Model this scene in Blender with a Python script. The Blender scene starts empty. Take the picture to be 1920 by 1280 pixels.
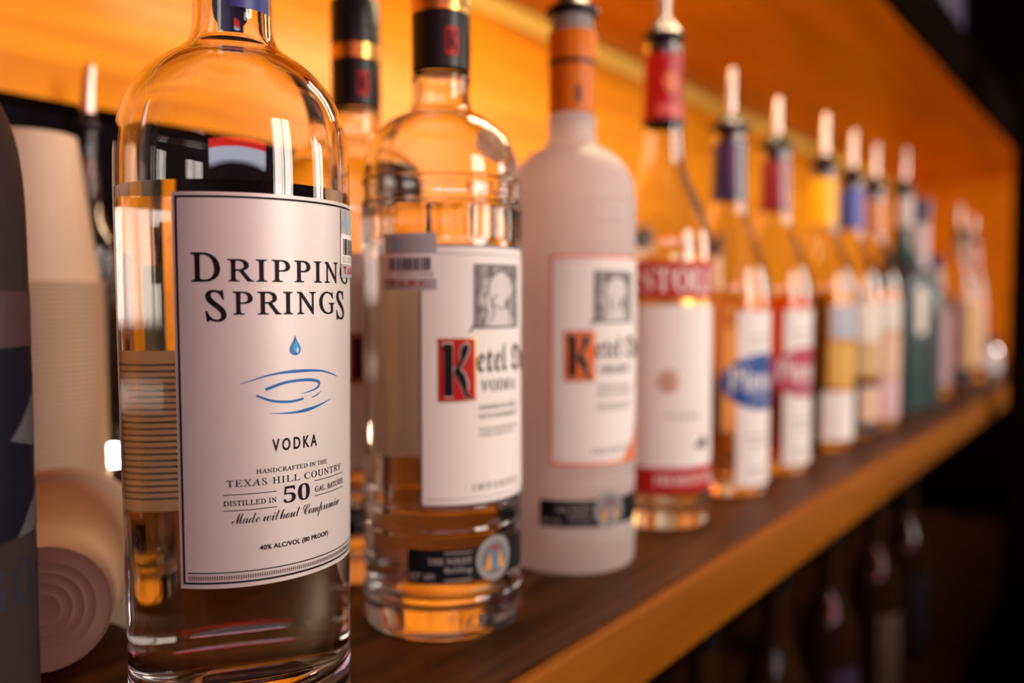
import bpy, bmesh, math, random
from mathutils import Vector, Matrix
random.seed(7)
SC = bpy.context.scene
COL = SC.collection
R = math.radians
SZ = 1.05                      # height of the bar shelf above the floor

# ---------------------------------------------------------------- camera
cam = bpy.data.objects.new('camera', bpy.data.cameras.new('camera'))
COL.objects.link(cam)
SC.camera = cam
cam.data.sensor_width = 36.0
cam.data.lens = 30.0
cam.data.clip_start = 0.01
YAW, PITCH = 36.606, 2.862
cam.location = (0, 0, SZ + .174)
_fw = Vector((math.cos(R(YAW)) * math.cos(R(PITCH)), math.sin(R(YAW)) * math.cos(R(PITCH)), -math.sin(R(PITCH))))
cam.rotation_euler = _fw.to_track_quat('-Z', 'Y').to_euler()
cam.data.dof.use_dof = True
cam.data.dof.focus_distance = .326
cam.data.dof.aperture_fstop = 3.3

# ---------------------------------------------------------------- world and exposure
W = bpy.data.worlds.new('dim_room')
SC.world = W
W.use_nodes = True
W.node_tree.nodes['Background'].inputs[0].default_value = (1.0, .72, .55, 1)
W.node_tree.nodes['Background'].inputs[1].default_value = .03
SC.view_settings.view_transform = 'Standard'
SC.view_settings.look = 'None'
SC.view_settings.exposure = 0.0
SC.view_settings.gamma = 1.0
SC.view_settings.use_curve_mapping = False
SC.cycles.use_denoising = True
SC.cycles.max_bounces = 13
SC.cycles.transmission_bounces = 12
SC.cycles.glossy_bounces = 5
SC.cycles.diffuse_bounces = 3
SC.cycles.transparent_max_bounces = 13
SC.cycles.sample_clamp_indirect = 6.0
SC.cycles.blur_glossy = .3
SC.cycles.use_adaptive_sampling = True
SC.cycles.adaptive_threshold = .06
SC.cycles.adaptive_min_samples = 16
WINDOW_GLOW = 17.0             # radiance of the two lit windows across the bar
WINDOW_TINT = (1.0, .87, .77)
FILL_GLOW = 60.0             # radiance of the added, unseen tube light that brightens the amber wood
BULB_GLOW = 130.0
SCREEN_GLOW = 7.0

# ---------------------------------------------------------------- materials
MATS = {}
def mat(name, col, rough=.5, metal=0, trans=0, ior=1.5, coat=0, emit=None, es=0, spec=.5):
    if name in MATS: return MATS[name]
    m = bpy.data.materials.new(name); m.use_nodes = True
    b = m.node_tree.nodes['Principled BSDF']
    b.inputs['Base Color'].default_value = (*col, 1)
    b.inputs['Roughness'].default_value = rough
    b.inputs['Metallic'].default_value = metal
    b.inputs['Transmission Weight'].default_value = trans
    b.inputs['IOR'].default_value = ior
    b.inputs['Coat Weight'].default_value = coat
    b.inputs['Coat Roughness'].default_value = .08
    b.inputs['Specular IOR Level'].default_value = spec
    if emit:
        b.inputs['Emission Color'].default_value = (*emit, 1)
        b.inputs['Emission Strength'].default_value = es
    MATS[name] = m
    return m

def wood(name, c0, c1, rough, scale=(1.2, 22, 22), coat=0.0, bump=.0006, spec=.5):
    m = bpy.data.materials.new(name); m.use_nodes = True
    t = m.node_tree; n = t.nodes; l = t.links
    b = n['Principled BSDF']
    tc = n.new('ShaderNodeTexCoord'); mp = n.new('ShaderNodeMapping')
    mp.inputs['Scale'].default_value = scale
    nz = n.new('ShaderNodeTexNoise'); nz.inputs['Scale'].default_value = 3.0
    nz.inputs['Detail'].default_value = 6; nz.inputs['Distortion'].default_value = .7
    rp = n.new('ShaderNodeValToRGB')
    rp.color_ramp.elements[0].position = .32; rp.color_ramp.elements[0].color = (*c0, 1)
    rp.color_ramp.elements[1].position = .68; rp.color_ramp.elements[1].color = (*c1, 1)
    l.new(tc.outputs['Object'], mp.inputs['Vector']); l.new(mp.outputs[0], nz.inputs['Vector'])
    l.new(nz.outputs['Fac'], rp.inputs['Fac']); l.new(rp.outputs['Color'], b.inputs['Base Color'])
    bp = n.new('ShaderNodeBump'); bp.inputs['Strength'].default_value = .15; bp.inputs['Distance'].default_value = bump
    l.new(nz.outputs['Fac'], bp.inputs['Height']); l.new(bp.outputs[0], b.inputs['Normal'])
    b.inputs['Roughness'].default_value = rough
    b.inputs['Coat Weight'].default_value = coat; b.inputs['Coat Roughness'].default_value = .22
    b.inputs['Specular IOR Level'].default_value = spec
    return m

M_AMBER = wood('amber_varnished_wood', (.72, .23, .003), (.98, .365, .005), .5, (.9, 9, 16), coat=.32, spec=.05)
M_DARKWOOD = wood('dark_stained_wood', (.040, .012, .003), (.13, .041, .008), .5, (1.5, 26, 26), spec=.14)
M_TRIM = wood('honey_wood_trim', (.22, .064, .0015), (.34, .104, .003), .55, (1.0, 30, 30), spec=.1)
M_ROOM = wood('brown_room_wall', (.05, .025, .014), (.085, .04, .022), .6, (2, 2, 2))
M_BLACKWOOD = wood('black_painted_wood', (.004, .002, .0015), (.008, .004, .003), .8, (2, 20, 20), spec=.0)
GLASS = mat('clear_glass', (1, 1, 1), 0, trans=1, ior=1.5)
LIQ = mat('clear_spirit', (1, .985, .965), 0, trans=1, ior=1.36)
INK = mat('black_ink', (.008, .006, .009), .6, spec=.15)
GREYINK = mat('grey_ink', (.22, .20, .20), .5)
BLUEINK = mat('blue_ink', (.012, .13, .42), .4)
SKYINK = mat('bright_blue_ink', (.02, .33, .72), .3)
PAPER = mat('white_paper_label', (.90, .85, .80), .55, spec=.3)
SILVER = mat('satin_silver_label', (.72, .65, .62), .5, metal=.3)
BLACKP = mat('black_plastic', (.008, .007, .009), .35, spec=.3)
CHROME = mat('chrome', (.62, .52, .46), .3, metal=1)
GOLD = mat('gold_foil', (.80, .46, .12), .3, metal=1)
REDP = mat('red_print', (.50, .006, .006), .45, spec=.25)
ORANGEP = mat('orange_print', (.88, .17, .008), .4, coat=.3)
WHITEP = mat('white_print', (.9, .87, .84), .45)

def translucent(name, col, rough=.6, amount=.5):
    m = mat(name, col, rough)
    t = m.node_tree; n = t.nodes; b = n['Principled BSDF']
    tr = n.new('ShaderNodeBsdfTranslucent'); tr.inputs[0].default_value = (*col, 1)
    mx = n.new('ShaderNodeMixShader'); mx.inputs[0].default_value = amount
    t.links.new(b.outputs[0], mx.inputs[1]); t.links.new(tr.outputs[0], mx.inputs[2])
    t.links.new(mx.outputs[0], n['Material Output'].inputs[0])
    return m
BACKP = translucent('cream_label_back', (.90, .84, .74), .6, .6)
CUP = translucent('white_paper_cup', (.86, .67, .51), .55, .35)

# ---------------------------------------------------------------- object helpers
def link(name, me, m=None, parent=None, loc=None):
    o = bpy.data.objects.new(name, me); COL.objects.link(o)
    if m is not None and not me.materials: me.materials.append(m)
    if parent is not None: o.parent = parent
    if loc is not None: o.location = loc
    return o
def from_bm(name, bm, m, parent=None, loc=None, smooth=False, sharp=None):
    me = bpy.data.meshes.new(name); bm.to_mesh(me); bm.free()
    if smooth:
        me.polygons.foreach_set('use_smooth', [True] * len(me.polygons))
        if sharp: me.set_sharp_from_angle(angle=R(sharp))
    return link(name, me, m, parent, loc)
def thing(name, label, cat, loc=(0, 0, 0), rz=0, group=None):
    o = bpy.data.objects.new(name, None); COL.objects.link(o)
    o.empty_display_size = .02
    o.location = loc; o.rotation_euler = (0, 0, R(rz))
    return tag(o, label, cat, group)
def tag(o, label, cat, group=None):
    o['label'] = label; o['category'] = cat
    if group: o['group'] = group
    return o
def structure(o):
    o['kind'] = 'structure'; return o
def box_bm(bm, x0, x1, y0, y1, z0, z1):
    v = [bm.verts.new(p) for p in ((x0,y0,z0),(x1,y0,z0),(x1,y1,z0),(x0,y1,z0),(x0,y0,z1),(x1,y0,z1),(x1,y1,z1),(x0,y1,z1))]
    for f in ((3,2,1,0),(4,5,6,7),(0,1,5,4),(1,2,6,5),(2,3,7,6),(3,0,4,7)): bm.faces.new([v[i] for i in f])
def box(name, x0, x1, y0, y1, z0, z1, m, parent=None, bevel=0):
    bm = bmesh.new(); box_bm(bm, x0, x1, y0, y1, z0, z1)
    if bevel: bmesh.ops.bevel(bm, geom=bm.edges[:], offset=bevel, segments=3, profile=.5, affect='EDGES')
    return from_bm(name, bm, m, parent, smooth=bool(bevel), sharp=40)

def chaikin(p, it=2):
    for _ in range(it):
        q = [p[0]]
        for a, b in zip(p, p[1:]):
            q.append((a[0]*.75 + b[0]*.25, a[1]*.75 + b[1]*.25))
            q.append((a[0]*.25 + b[0]*.75, a[1]*.25 + b[1]*.75))
        q.append(p[-1]); p = q
    return p
def lathe_bm(prof, seg=64, bm=None):
    bm = bm or bmesh.new()
    rings = []
    for r, z in prof:
        if r < 1e-6: rings.append([bm.verts.new((0, 0, z))])
        else: rings.append([bm.verts.new((r*math.cos(2*math.pi*k/seg), r*math.sin(2*math.pi*k/seg), z)) for k in range(seg)])
    for a, b in zip(rings, rings[1:]):
        for k in range(seg):
            j = (k+1) % seg
            if len(a) == 1 and len(b) == 1: continue
            if len(a) == 1: bm.faces.new((a[0], b[j], b[k]))
            elif len(b) == 1: bm.faces.new((a[k], a[j], b[0]))
            else: bm.faces.new((a[k], a[j], b[j], b[k]))
    return bm
def lathe(name, prof, m, parent=None, seg=64, loc=None, sharp=35):
    bm = lathe_bm(prof, seg)
    bmesh.ops.recalc_face_normals(bm, faces=bm.faces[:])
    return from_bm(name, bm, m, parent, loc, smooth=True, sharp=sharp)
def tube_bm(pts, rads, seg=16, bm=None, cap=True):
    bm = bm or bmesh.new()
    rings = []
    for i, p in enumerate(pts):
        a = Vector(pts[max(i-1, 0)]); b = Vector(pts[min(i+1, len(pts)-1)])
        d = (b - a).normalized()
        u = d.cross(Vector((0, 1, 0.01))).normalized(); w = d.cross(u)
        rings.append([bm.verts.new(Vector(p) + (u*math.cos(2*math.pi*k/seg) + w*math.sin(2*math.pi*k/seg))*rads[i]) for k in range(seg)])
    for a, b in zip(rings, rings[1:]):
        for k in range(seg): bm.faces.new((a[k], a[(k+1) % seg], b[(k+1) % seg], b[k]))
    if cap: bm.faces.new(rings[0][::-1]); bm.faces.new(rings[-1])
    bmesh.ops.recalc_face_normals(bm, faces=bm.faces[:])
    return bm

class Shape:                   # a bottle's outer profile (metres); gives radius by height
    def __init__(s, pts, it=2):
        s.p = chaikin([(a*.001, b*.001) for a, b in pts], it)
    def rad(s, z):
        best = None
        for a, b in zip(s.p, s.p[1:]):
            lo, hi = sorted((a[1], b[1]))
            if lo <= z <= hi and hi - lo > 1e-9:
                return a[0] + (b[0]-a[0])*(z-a[1])/(b[1]-a[1])
        return s.p[-1][0]
    def inner(s, t, zin, off=0.0):
        q = []
        P = s.p
        for i in range(len(P)):
            a = P[max(i-1, 0)]; b = P[min(i+1, len(P)-1)]
            dx, dz = b[0]-a[0], b[1]-a[1]; L = math.hypot(dx, dz) or 1
            nr, nz = -dz/L, dx/L
            r, z = P[i][0] + nr*(t-off), P[i][1] + nz*(t-off)
            if z > zin + .012 and r > .002 and (not q or z > q[-1][1] - 1e-6): q.append((r, z))
        r0 = q[0][0]
        bot = [(0, zin-off), (r0*.45, zin+.0005-off), (r0*.78, zin+.002-off), (r0*.94, zin+.006-off), (r0, zin+.0115-off)]
        return bot + q
def clip_top(prof, level):
    q = []
    for a, b in zip(prof, prof[1:]):
        q.append(a)
        if a[1] < level <= b[1]:
            t = (level-a[1])/(b[1]-a[1]); q.append((a[0]+(b[0]-a[0])*t, level)); break
    return q + [(0, level)]

def glass_bottle(root, sh, wall, zin, level, gm, lm, seg=64):
    inn = sh.inner(wall*.001, zin*.001)
    top = sh.p[-1]
    prof = sh.p + [(top[0]-.0008, top[1]+.0008), (inn[-1][0]+.0006, top[1]+.0008)] + inn[::-1]
    g = lathe('glass_body', prof, gm, root, seg)
    if lm is not None:
        lp = clip_top(sh.inner(wall*.001, zin*.001, .00015), level*.001)
        lathe('liquid', lp, lm, root, seg, sharp=50)
    return g

# ---- flat print wrapped on a bottle: 2D (s,z in millimetres, s along the girth) to the curved surface
def wrap(bm, sh, eps, s_off=0, flat_r=None, step=2.0, zstep=None, depth=False):
    xs = [v.co.x for v in bm.verts]
    if not xs: return bm
    x = math.floor(min(xs)/step)*step + step + .0737
    while x < max(xs):
        bmesh.ops.bisect_plane(bm, geom=bm.verts[:] + bm.edges[:] + bm.faces[:], plane_co=(x, 0, 0), plane_no=(1, 0, 0))
        x += step
    if zstep:
        ys = [v.co.y for v in bm.verts]; y = min(ys) + zstep
        while y < max(ys) - 1e-4:
            bmesh.ops.bisect_plane(bm, geom=bm.verts[:] + bm.edges[:] + bm.faces[:], plane_co=(0, y, 0), plane_no=(0, 1, 0))
            y += zstep
    zs = [v.co.y for v in bm.verts]; ref = flat_r or sh.rad((min(zs)+max(zs))*.0005)
    for v in bm.verts:
        s, z = v.co.x*.001, v.co.y*.001
        r = sh.rad(z) + eps + (v.co.z*.001 if depth else 0)
        th = s/ref
        v.co = (r*math.sin(th), -r*math.cos(th), z)
    return bm
def rect_bm(x0, x1, y0, y1, bm=None):
    bm = bm or bmesh.new()
    bm.faces.new([bm.verts.new((a, b, 0)) for a, b in ((x0, y0), (x1, y0), (x1, y1), (x0, y1))])
    return bm
def poly_bm(pts, bm=None):
    bm = bm or bmesh.new()
    f = bm.faces.new([bm.verts.new((a, b, 0)) for a, b in pts])
    bmesh.ops.triangulate(bm, faces=[f])
    return bm
def oval(cx, cy, a, b, n=40): return [(cx + a*math.cos(2*math.pi*k/n), cy + b*math.sin(2*math.pi*k/n)) for k in range(n)]
def ring_bm(cx, cy, a, b, w, n=48, bm=None):
    bm = bm or bmesh.new()
    o = [bm.verts.new((x, y, 0)) for x, y in oval(cx, cy, a, b, n)]; i = [bm.verts.new((x, y, 0)) for x, y in oval(cx, cy, a-w, b-w, n)]
    for k in range(n): bm.faces.new((o[k], o[(k+1) % n], i[(k+1) % n], i[k]))
    return bm
def frame_bm(x0, x1, y0, y1, w, bm=None, top=True):
    bm = bm or bmesh.new()
    rect_bm(x0, x0+w, y0, y1, bm); rect_bm(x1-w, x1, y0, y1, bm); rect_bm(x0+w, x1-w, y0, y0+w, bm); rect_bm(x0+w, x1-w, y1-w, y1, bm)
    return bm
def stroke_bm(pts, w0, w1, w2, bm=None, n=24):     # a brush stroke through control points, widths at start/middle/end
    bm = bm or bmesh.new()
    P = []
    m = len(pts)
    for i in range(m-1):
        p0, p1, p2, p3 = pts[max(i-1, 0)], pts[i], pts[i+1], pts[min(i+2, m-1)]
        for k in range(n):
            t = k/n
            P.append(tuple(.5*((2*p1[j]) + (-p0[j]+p2[j])*t + (2*p0[j]-5*p1[j]+4*p2[j]-p3[j])*t*t + (-p0[j]+3*p1[j]-3*p2[j]+p3[j])*t**3) for j in (0, 1)))
    P.append(pts[-1]); prev = None
    for i, p in enumerate(P):
        a, b = P[max(i-1, 0)], P[min(i+1, len(P)-1)]
        dx, dy = b[0]-a[0], b[1]-a[1]; L = math.hypot(dx, dy) or 1
        t = i/(len(P)-1)
        w = (w0*(1-2*t) + w1*2*t) if t < .5 else (w1*(2-2*t) + w2*(2*t-1))
        q = (bm.verts.new((p[0]-dy/L*w/2, p[1]+dx/L*w/2, 0)), bm.verts.new((p[0]+dy/L*w/2, p[1]-dx/L*w/2, 0)))
        if prev: bm.faces.new((prev[0], prev[1], q[1], q[0]))
        prev = q
    return bm
STY = {'serif': (0x1D434, 0x1D44E, None), 'bold': (0x1D400, 0x1D41A, 0x1D7CE), 'script': (0x1D4D0, 0x1D4EA, None),
       'black': (0x1D56C, 0x1D586, None), 'sans': (65, 97, None)}
def text_bm(s, style, x0, x1, y0, y1, space=1.0, thick=0, extrude=0, keep=False, bm=None):
    U, L, D = STY[style]
    body = ''
    for ch in s:
        if 'A' <= ch <= 'Z': body += chr(U + ord(ch) - 65)
        elif ch == 'h' and style == 'serif': body += chr(0x210E)
        elif 'a' <= ch <= 'z': body += chr(L + ord(ch) - 97)
        elif D and '0' <= ch <= '9': body += chr(D + ord(ch) - 48)
        else: body += ch
    c = bpy.data.curves.new('lettering', 'FONT'); c.body = body; c.space_character = space
    c.offset = thick; c.extrude = extrude; c.resolution_u = 3
    if style == 'serif': c.shear = -.27
    o = bpy.data.objects.new('lettering', c)
    me = bpy.data.meshes.new_from_object(o)
    bpy.data.objects.remove(o); bpy.data.curves.remove(c)
    out = bm or bmesh.new(); b2 = bmesh.new(); b2.from_mesh(me)
    bpy.data.meshes.remove(me)
    xs = [v.co.x for v in b2.verts]; ys = [v.co.y for v in b2.verts]
    ax, bx, ay, by = min(xs), max(xs), min(ys), max(ys)
    ky = (y1-y0)/(by-ay); kx = (x1-x0)/(bx-ax)
    for v in b2.verts:
        z = v.co.z
        v.co = (x0 + (v.co.x-ax)*kx, y0 + (v.co.y-ay)*ky, z)
    tmp = bpy.data.meshes.new('t'); b2.to_mesh(tmp); b2.free(); out.from_mesh(tmp); bpy.data.meshes.remove(tmp)
    return out
def printed(name, bm, sh, m, parent, layer=1, ref=None, zstep=None, step=2.0):
    """flat ink or paper on the bottle, 'layer' sheets of paper above the glass"""
    wrap(bm, sh, .00012*layer, flat_r=ref, zstep=zstep, step=step)
    return from_bm(name, bm, m, parent, smooth=True)

def pourer(root, ztop, rn, tip, lean=0.0, m=None, flange=1.25):
    """speed pourer: black stopper with a flange, chrome spout; lengths in metres"""
    st = lathe('pourer_stopper', [(0, ztop-.02), (rn*.72, ztop-.02), (rn*.74, ztop+.001), (rn*flange, ztop+.0015), (rn*flange, ztop+.005), (rn*.8, ztop+.008), (rn*.55, ztop+.014), (rn*.42, ztop+.016), (0, ztop+.016)], m or BLACKP, root, 32)
    L = tip - ztop - .012
    pts = [(lean*L*t*t, 0, ztop + .012 + L*t) for t in (0, .25, .5, .75, 1)]
    sp = from_bm('spout', tube_bm(pts, [.0052, .005, .0046, .0042, .0038], 20), CHROME, st, smooth=True, sharp=50)
    return st
def foil(root, name, sh, z0, z1, m, extra=.0006, seg=48):
    zs = [z0 + (z1-z0)*k/8 for k in range(9)]
    prof = [(sh.rad(zs[0])+.0001, zs[0])] + [(sh.rad(z)+extra, z) for z in zs] + [(sh.rad(zs[-1])+.0001, zs[-1])]
    return lathe(name, prof, m, root, seg)

# ================================================================ the setting
X0, X1, YB, YF = -.75, 2.80, .64, .221      # shelf run: ends, back, front edge
UZ, LZ = .53, -.46                          # underside of the shelf above, top of the shelf below
RX0, RX1, RY0, ZC = -1.8, 4.3, -1.75, 2.75
structure(box('floor', RX0, RX1, RY0, YB+.05, -.06, 0, M_DARKWOOD))
structure(box('ceiling', RX0, RX1, RY0, YB+.05, ZC, ZC+.05, M_ROOM))
structure(box('wall_back', RX0, RX1, YB, YB+.05, 0, ZC, M_BLACKWOOD))
structure(box('wall_left', RX0-.05, RX0, RY0, YB+.05, 0, ZC, M_ROOM))
structure(box('wall_right', RX1, RX1+.05, RY0, YB+.05, 0, ZC, M_ROOM))
WINS = [(.22, 1.02), (2.45, 3.6)]
WZ0, WZ1 = SZ+.12, SZ+1.32
bm = bmesh.new()
xs = [RX0] + [v for w in WINS for v in w] + [RX1]
for k in range(0, len(xs), 2): box_bm(bm, xs[k], xs[k+1], RY0-.06, RY0, 0, ZC)
for a, b in WINS:
    box_bm(bm, a, b, RY0-.06, RY0, 0, WZ0); box_bm(bm, a, b, RY0-.06, RY0, WZ1, ZC)
structure(from_bm('wall_front', bm, M_ROOM))
M_PANE = mat('daylit_frosted_pane', (.8, .8, .8), .4, emit=WINDOW_TINT, es=WINDOW_GLOW)
for i, (a, b) in enumerate(WINS):
    bm = bmesh.new(); w = .05
    for q in ((a, a+w, WZ0, WZ1), (b-w, b, WZ0, WZ1), (a+w, b-w, WZ0, WZ0+w), (a+w, b-w, WZ1-w, WZ1)):
        box_bm(bm, q[0], q[1], RY0-.05, RY0+.015, q[2], q[3])
    wo = structure(from_bm('window_%d' % (i+1), bm, M_BLACKWOOD))
    mid = (a+b)/2
    box('mullion', mid-.02, mid+.02, RY0-.045, RY0+.01, WZ0+w, WZ1-w, M_BLACKWOOD, wo)
    box('pane', a+w, mid-.02, RY0-.035, RY0-.028, WZ0+w, WZ1-w, M_PANE, wo)
    box('pane', mid+.02, b-w, RY0-.035, RY0-.028, WZ0+w, WZ1-w, M_PANE, wo)

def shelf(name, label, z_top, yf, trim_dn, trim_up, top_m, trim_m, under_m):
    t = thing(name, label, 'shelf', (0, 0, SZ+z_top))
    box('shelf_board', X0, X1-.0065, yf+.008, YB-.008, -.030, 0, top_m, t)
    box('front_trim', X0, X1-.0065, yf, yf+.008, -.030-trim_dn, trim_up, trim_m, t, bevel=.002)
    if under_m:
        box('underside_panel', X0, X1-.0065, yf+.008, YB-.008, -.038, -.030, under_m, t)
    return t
shelf('bar_shelf', 'dark stained wooden bar shelf with honey coloured front edge carrying the bottle row', 0, YF, .014, 0, M_DARKWOOD, M_TRIM, None)
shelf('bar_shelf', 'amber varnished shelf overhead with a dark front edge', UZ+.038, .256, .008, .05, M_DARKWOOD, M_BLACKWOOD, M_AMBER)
shelf('bar_shelf', 'dark lower bar shelf beneath the lit bottle row', LZ, YF, .014, 0, M_DARKWOOD, M_BLACKWOOD, None)
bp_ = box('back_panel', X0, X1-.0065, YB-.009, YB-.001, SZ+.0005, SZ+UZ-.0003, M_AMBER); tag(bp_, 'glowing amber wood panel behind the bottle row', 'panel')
structure(box('light_line_1', X0, X1-.0065, YB-.0135, YB-.0095, SZ+UZ-.024, SZ+UZ-.0005, wood('painted_light_line', (1, .60, .08), (1, .70, .14), .5, (1, 20, 20), spec=.3)))  # bright line of light along the wall top, painted as a pale yellow strip
ep = thing('end_panel', 'amber wooden end panel closing the far end of the shelves', 'panel', (X1, 0, 0))
box('panel_board', 0, .03, YF, YB, 0, ZC-.2, M_BLACKWOOD, ep); box('facing', -.006, 0, YF+.03, YB-.008, SZ, SZ+UZ, M_AMBER, ep); box('panel_edge', 0, .03, YF-.02, YF, 0, ZC-.2, M_BLACKWOOD, ep)
po = thing('shelf_post', 'black upright post in front of the far end of the shelf', 'post', (1.775, .165, 0))
box('shaft', -.03, .03, -.03, .03, .08, ZC-.002, M_BLACKWOOD, po, bevel=.003); box('foot', -.045, .045, -.045, .045, 0, .08, M_BLACKWOOD, po, bevel=.004)
ct = thing('shading_counter', 'unseen dark wooden counter added on the customer side to shade the lower shelf', 'counter', (0, 0, 0))  # unseen counter, put in to keep window light off the lower shelf
box('counter_top', -1.4, 3.9, -.95, -.38, SZ+.02, SZ+.06, M_DARKWOOD, ct, bevel=.006); box('counter_front', -1.35, 3.85, -.85, -.45, 0, SZ+.02, M_BLACKWOOD, ct)
db = thing('dark_panel', 'plain black framed panel against the back wall behind the cups', 'board', (.0, .596, SZ))  # plain black framed panel, a stand-in behind the cups
M_DARKPANEL = mat('matte_black_panel', (.006, .0045, .008), .8, spec=.02)
bm = bmesh.new(); box_bm(bm, .17, .53, .022, .030, .006, .306); from_bm('panel_face', bm, M_DARKPANEL, db)
bm = bmesh.new()
for q in ((.16, .17, 0, .312), (.53, .54, 0, .312), (.17, .53, 0, .006), (.17, .53, .306, .312)): box_bm(bm, q[0], q[1], .018, .034, q[2], q[3])
from_bm('frame', bm, M_BLACKWOOD, db)

# the lit screen high on the customer side (its reflection shows on the nearest bottle's shoulder)
tv = thing('bar_sign', 'long lit bar sign with a red band above a pale blue-white band', 'sign', (-.62, -1.0, SZ+.60))
tv.rotation_euler = (R(-18), 0, R(-35))
M_SR = mat('red_sign_light', (.1, .0, .0), .3, emit=(1, .03, .02), es=SCREEN_GLOW)
M_SW = mat('pale_sign_light', (.1, .1, .1), .3, emit=(.80, .80, 1.0), es=SCREEN_GLOW*.8)
box('casing', -.80, .80, -.05, 0, -.12, .12, M_BLACKWOOD, tv, bevel=.006)
box('red_band', -.78, .78, 0, .004, .0, .11, M_SR, tv); box('pale_band', -.78, .78, 0, .004, -.11, .0, M_SW, tv)
for x in (-.6, .6): box('hanger_rod', x-.006, x+.006, -.031, -.019, .12, 1.0, M_BLACKWOOD, tv)

# ================================================================ bottles
def bottle_root(name, label, u, v, rot=0, group=None, zshelf=0.0):
    return thing(name, label, 'bottle', (u, v, SZ + zshelf + .0004), rot, group)

TEXAS = [(-.2, 1), (.12, 1), (.12, .55), (.5, .42), (.95, .4), (1, -.1), (.55, -.5), (.3, -1), (.05, -.9), (-.1, -.45), (-.4, -.3), (-.55, -.5), (-.75, -.25), (-1, .1), (-.2, .12)]
M_STG = mat('grey_stamp_paper', (.42, .42, .43), .45); M_STB = mat('pale_blue_stamp_ink', (.24, .46, .52), .5)
def tax_stamp(root, sh, s0, z1, w, h, number, layer=4, ref=None):
    st = printed('tax_stamp', rect_bm(s0, s0+w, z1-h, z1), sh, WHITEP, root, layer, ref, zstep=4)
    bm = rect_bm(s0, s0+w, z1-h*.36, z1); rect_bm(s0, s0+w, z1-h, z1-h*.80, bm)
    printed('grey_print', bm, sh, M_STG, st, layer+1, ref, zstep=4)
    printed('state_outline', poly_bm([(s0+w*.22+a*w*.19, z1-h*.19+b*h*.15) for a, b in TEXAS]), sh, M_STB, st, layer+2, ref)
    bm = bmesh.new(); x = s0+w*.09; rnd = random.Random(3)
    while x < s0+w*.90:
        ww = rnd.choice((.5, .5, .9, 1.3)); rect_bm(x, min(x+ww, s0+w*.92), z1-h*.665, z1-h*.43, bm); x += ww + rnd.choice((.45, .45, .8))
    printed('barcode', bm, sh, INK, st, layer+2, ref, step=9)
    printed('lettering', text_bm(number, 'sans', s0+w*.06, s0+w*.94, z1-h*.775, z1-h*.69, 1.15), sh, GREYINK, st, layer+2, ref)
    printed('lettering', text_bm('T.A.B.C.', 'bold', s0+w*.1, s0+w*.9, z1-h*.945, z1-h*.83, 1.0, .01), sh, REDP, st, layer+2, ref)
    return st

# ---------------------------------------------------------------- nearest bottle: satin silver label with a blue drop
SH1 = Shape([(0, 1.6), (30, 1.6), (38, 0), (42.6, .3), (43.6, 4), (43.7, 33), (44.5, 122), (45.2, 200), (45.25, 222), (44.95, 232), (43.6, 243), (40.6, 252), (35.6, 259.5), (29.2, 265.8), (22.4, 270.2), (17.6, 273.6), (15.9, 278), (15.3, 284), (15.3, 300), (15.3, 318), (15.4, 322), (17, 323), (17, 330), (16.4, 331)])
b = bottle_root('vodka_bottle', 'nearest clear vodka bottle with silver label, blue water drop and ripple rings', .2123, .2968, -9)
glass_bottle(b, SH1, 3.2, 19, 216, GLASS, LIQ, 128)
lathe('cork_stopper', [(0, .311), (.0118, .311), (.0118, .3315), (.0165, .3316), (.017, .334), (.017, .352), (.0155, .354), (0, .354)], mat('pale_cork', (.5, .3, .15), .7), b, 48)
LR = .0452
fl = printed('front_label', rect_bm(-43.4, 43.4, 69, 211.3), SH1, SILVER, b, 1, LR, zstep=8)
bm = bmesh.new()
frame_bm(-42.2, 42.2, 70.6, 210.0, .75, bm); rect_bm(-40.2, 40.2, 74.5, 74.95, bm)
printed('border', bm, SH1, INK, fl, 2, LR, zstep=8)
bm = bmesh.new(); x = -40
while x < 40: rect_bm(x, x+.38, 72.1, 73.6, bm); x += .85
printed('border_ticks', bm, SH1, mat('brown_grey_ink', (.10, .08, .085), .5), fl, 2, LR, step=9)
bm = text_bm('D', 'serif', -36.7, -26.6, 179.6, 190.0, 1, .012)
text_bm('RIPPING', 'serif', -24.2, 34.6, 179.5, 187.9, 1.16, .012, bm=bm)
text_bm('S', 'serif', -31.9, -24.7, 165.4, 176.8, 1, .012, bm=bm); text_bm('PRING', 'serif', -22.6, 20.6, 167.7, 176.4, 1.16, .012, bm=bm); text_bm('S', 'serif', 22.0, 29.2, 165.4, 176.8, 1, .012, bm=bm)
printed('brand_lettering', bm, SH1, INK, fl, 2, LR)
drop = [(0, 160.2), (.45, 158.9), (1.2, 157.4), (2.0, 156.2), (2.35, 155), (2.1, 153.8), (1.2, 153), (0, 152.7), (-1.2, 153), (-2.1, 153.8), (-2.35, 155), (-2.0, 156.2), (-1.2, 157.4), (-.45, 158.9)]
dr = printed('water_drop', poly_bm(drop), SH1, mat('deep_blue_ink', (.005, .16, .50), .3), fl, 2, LR)
printed('drop_highlight', poly_bm([(a*.62+.25, 156+(q-156)*.62) for a, q in drop]), SH1, mat('sky_blue_ink', (.03, .40, .75), .3), fl, 3, LR)
printed('drop_glint', poly_bm(oval(.75, 154.6, .55, 1.0, 16)), SH1, mat('white_blue_ink', (.5, .72, .85), .3), fl, 4, LR)
bm = stroke_bm([(-20.5, 143.0), (-10, 145.9), (0, 146.8), (12, 146.2), (22.4, 143.3)], .15, 1.25, .25)
stroke_bm([(-11.6, 140.7), (-4, 142.9), (5, 143.3), (10.6, 142.2), (10.4, 140.2), (6.5, 138.9), (2.2, 138.3)], 1.1, 1.15, .15, bm)
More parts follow.
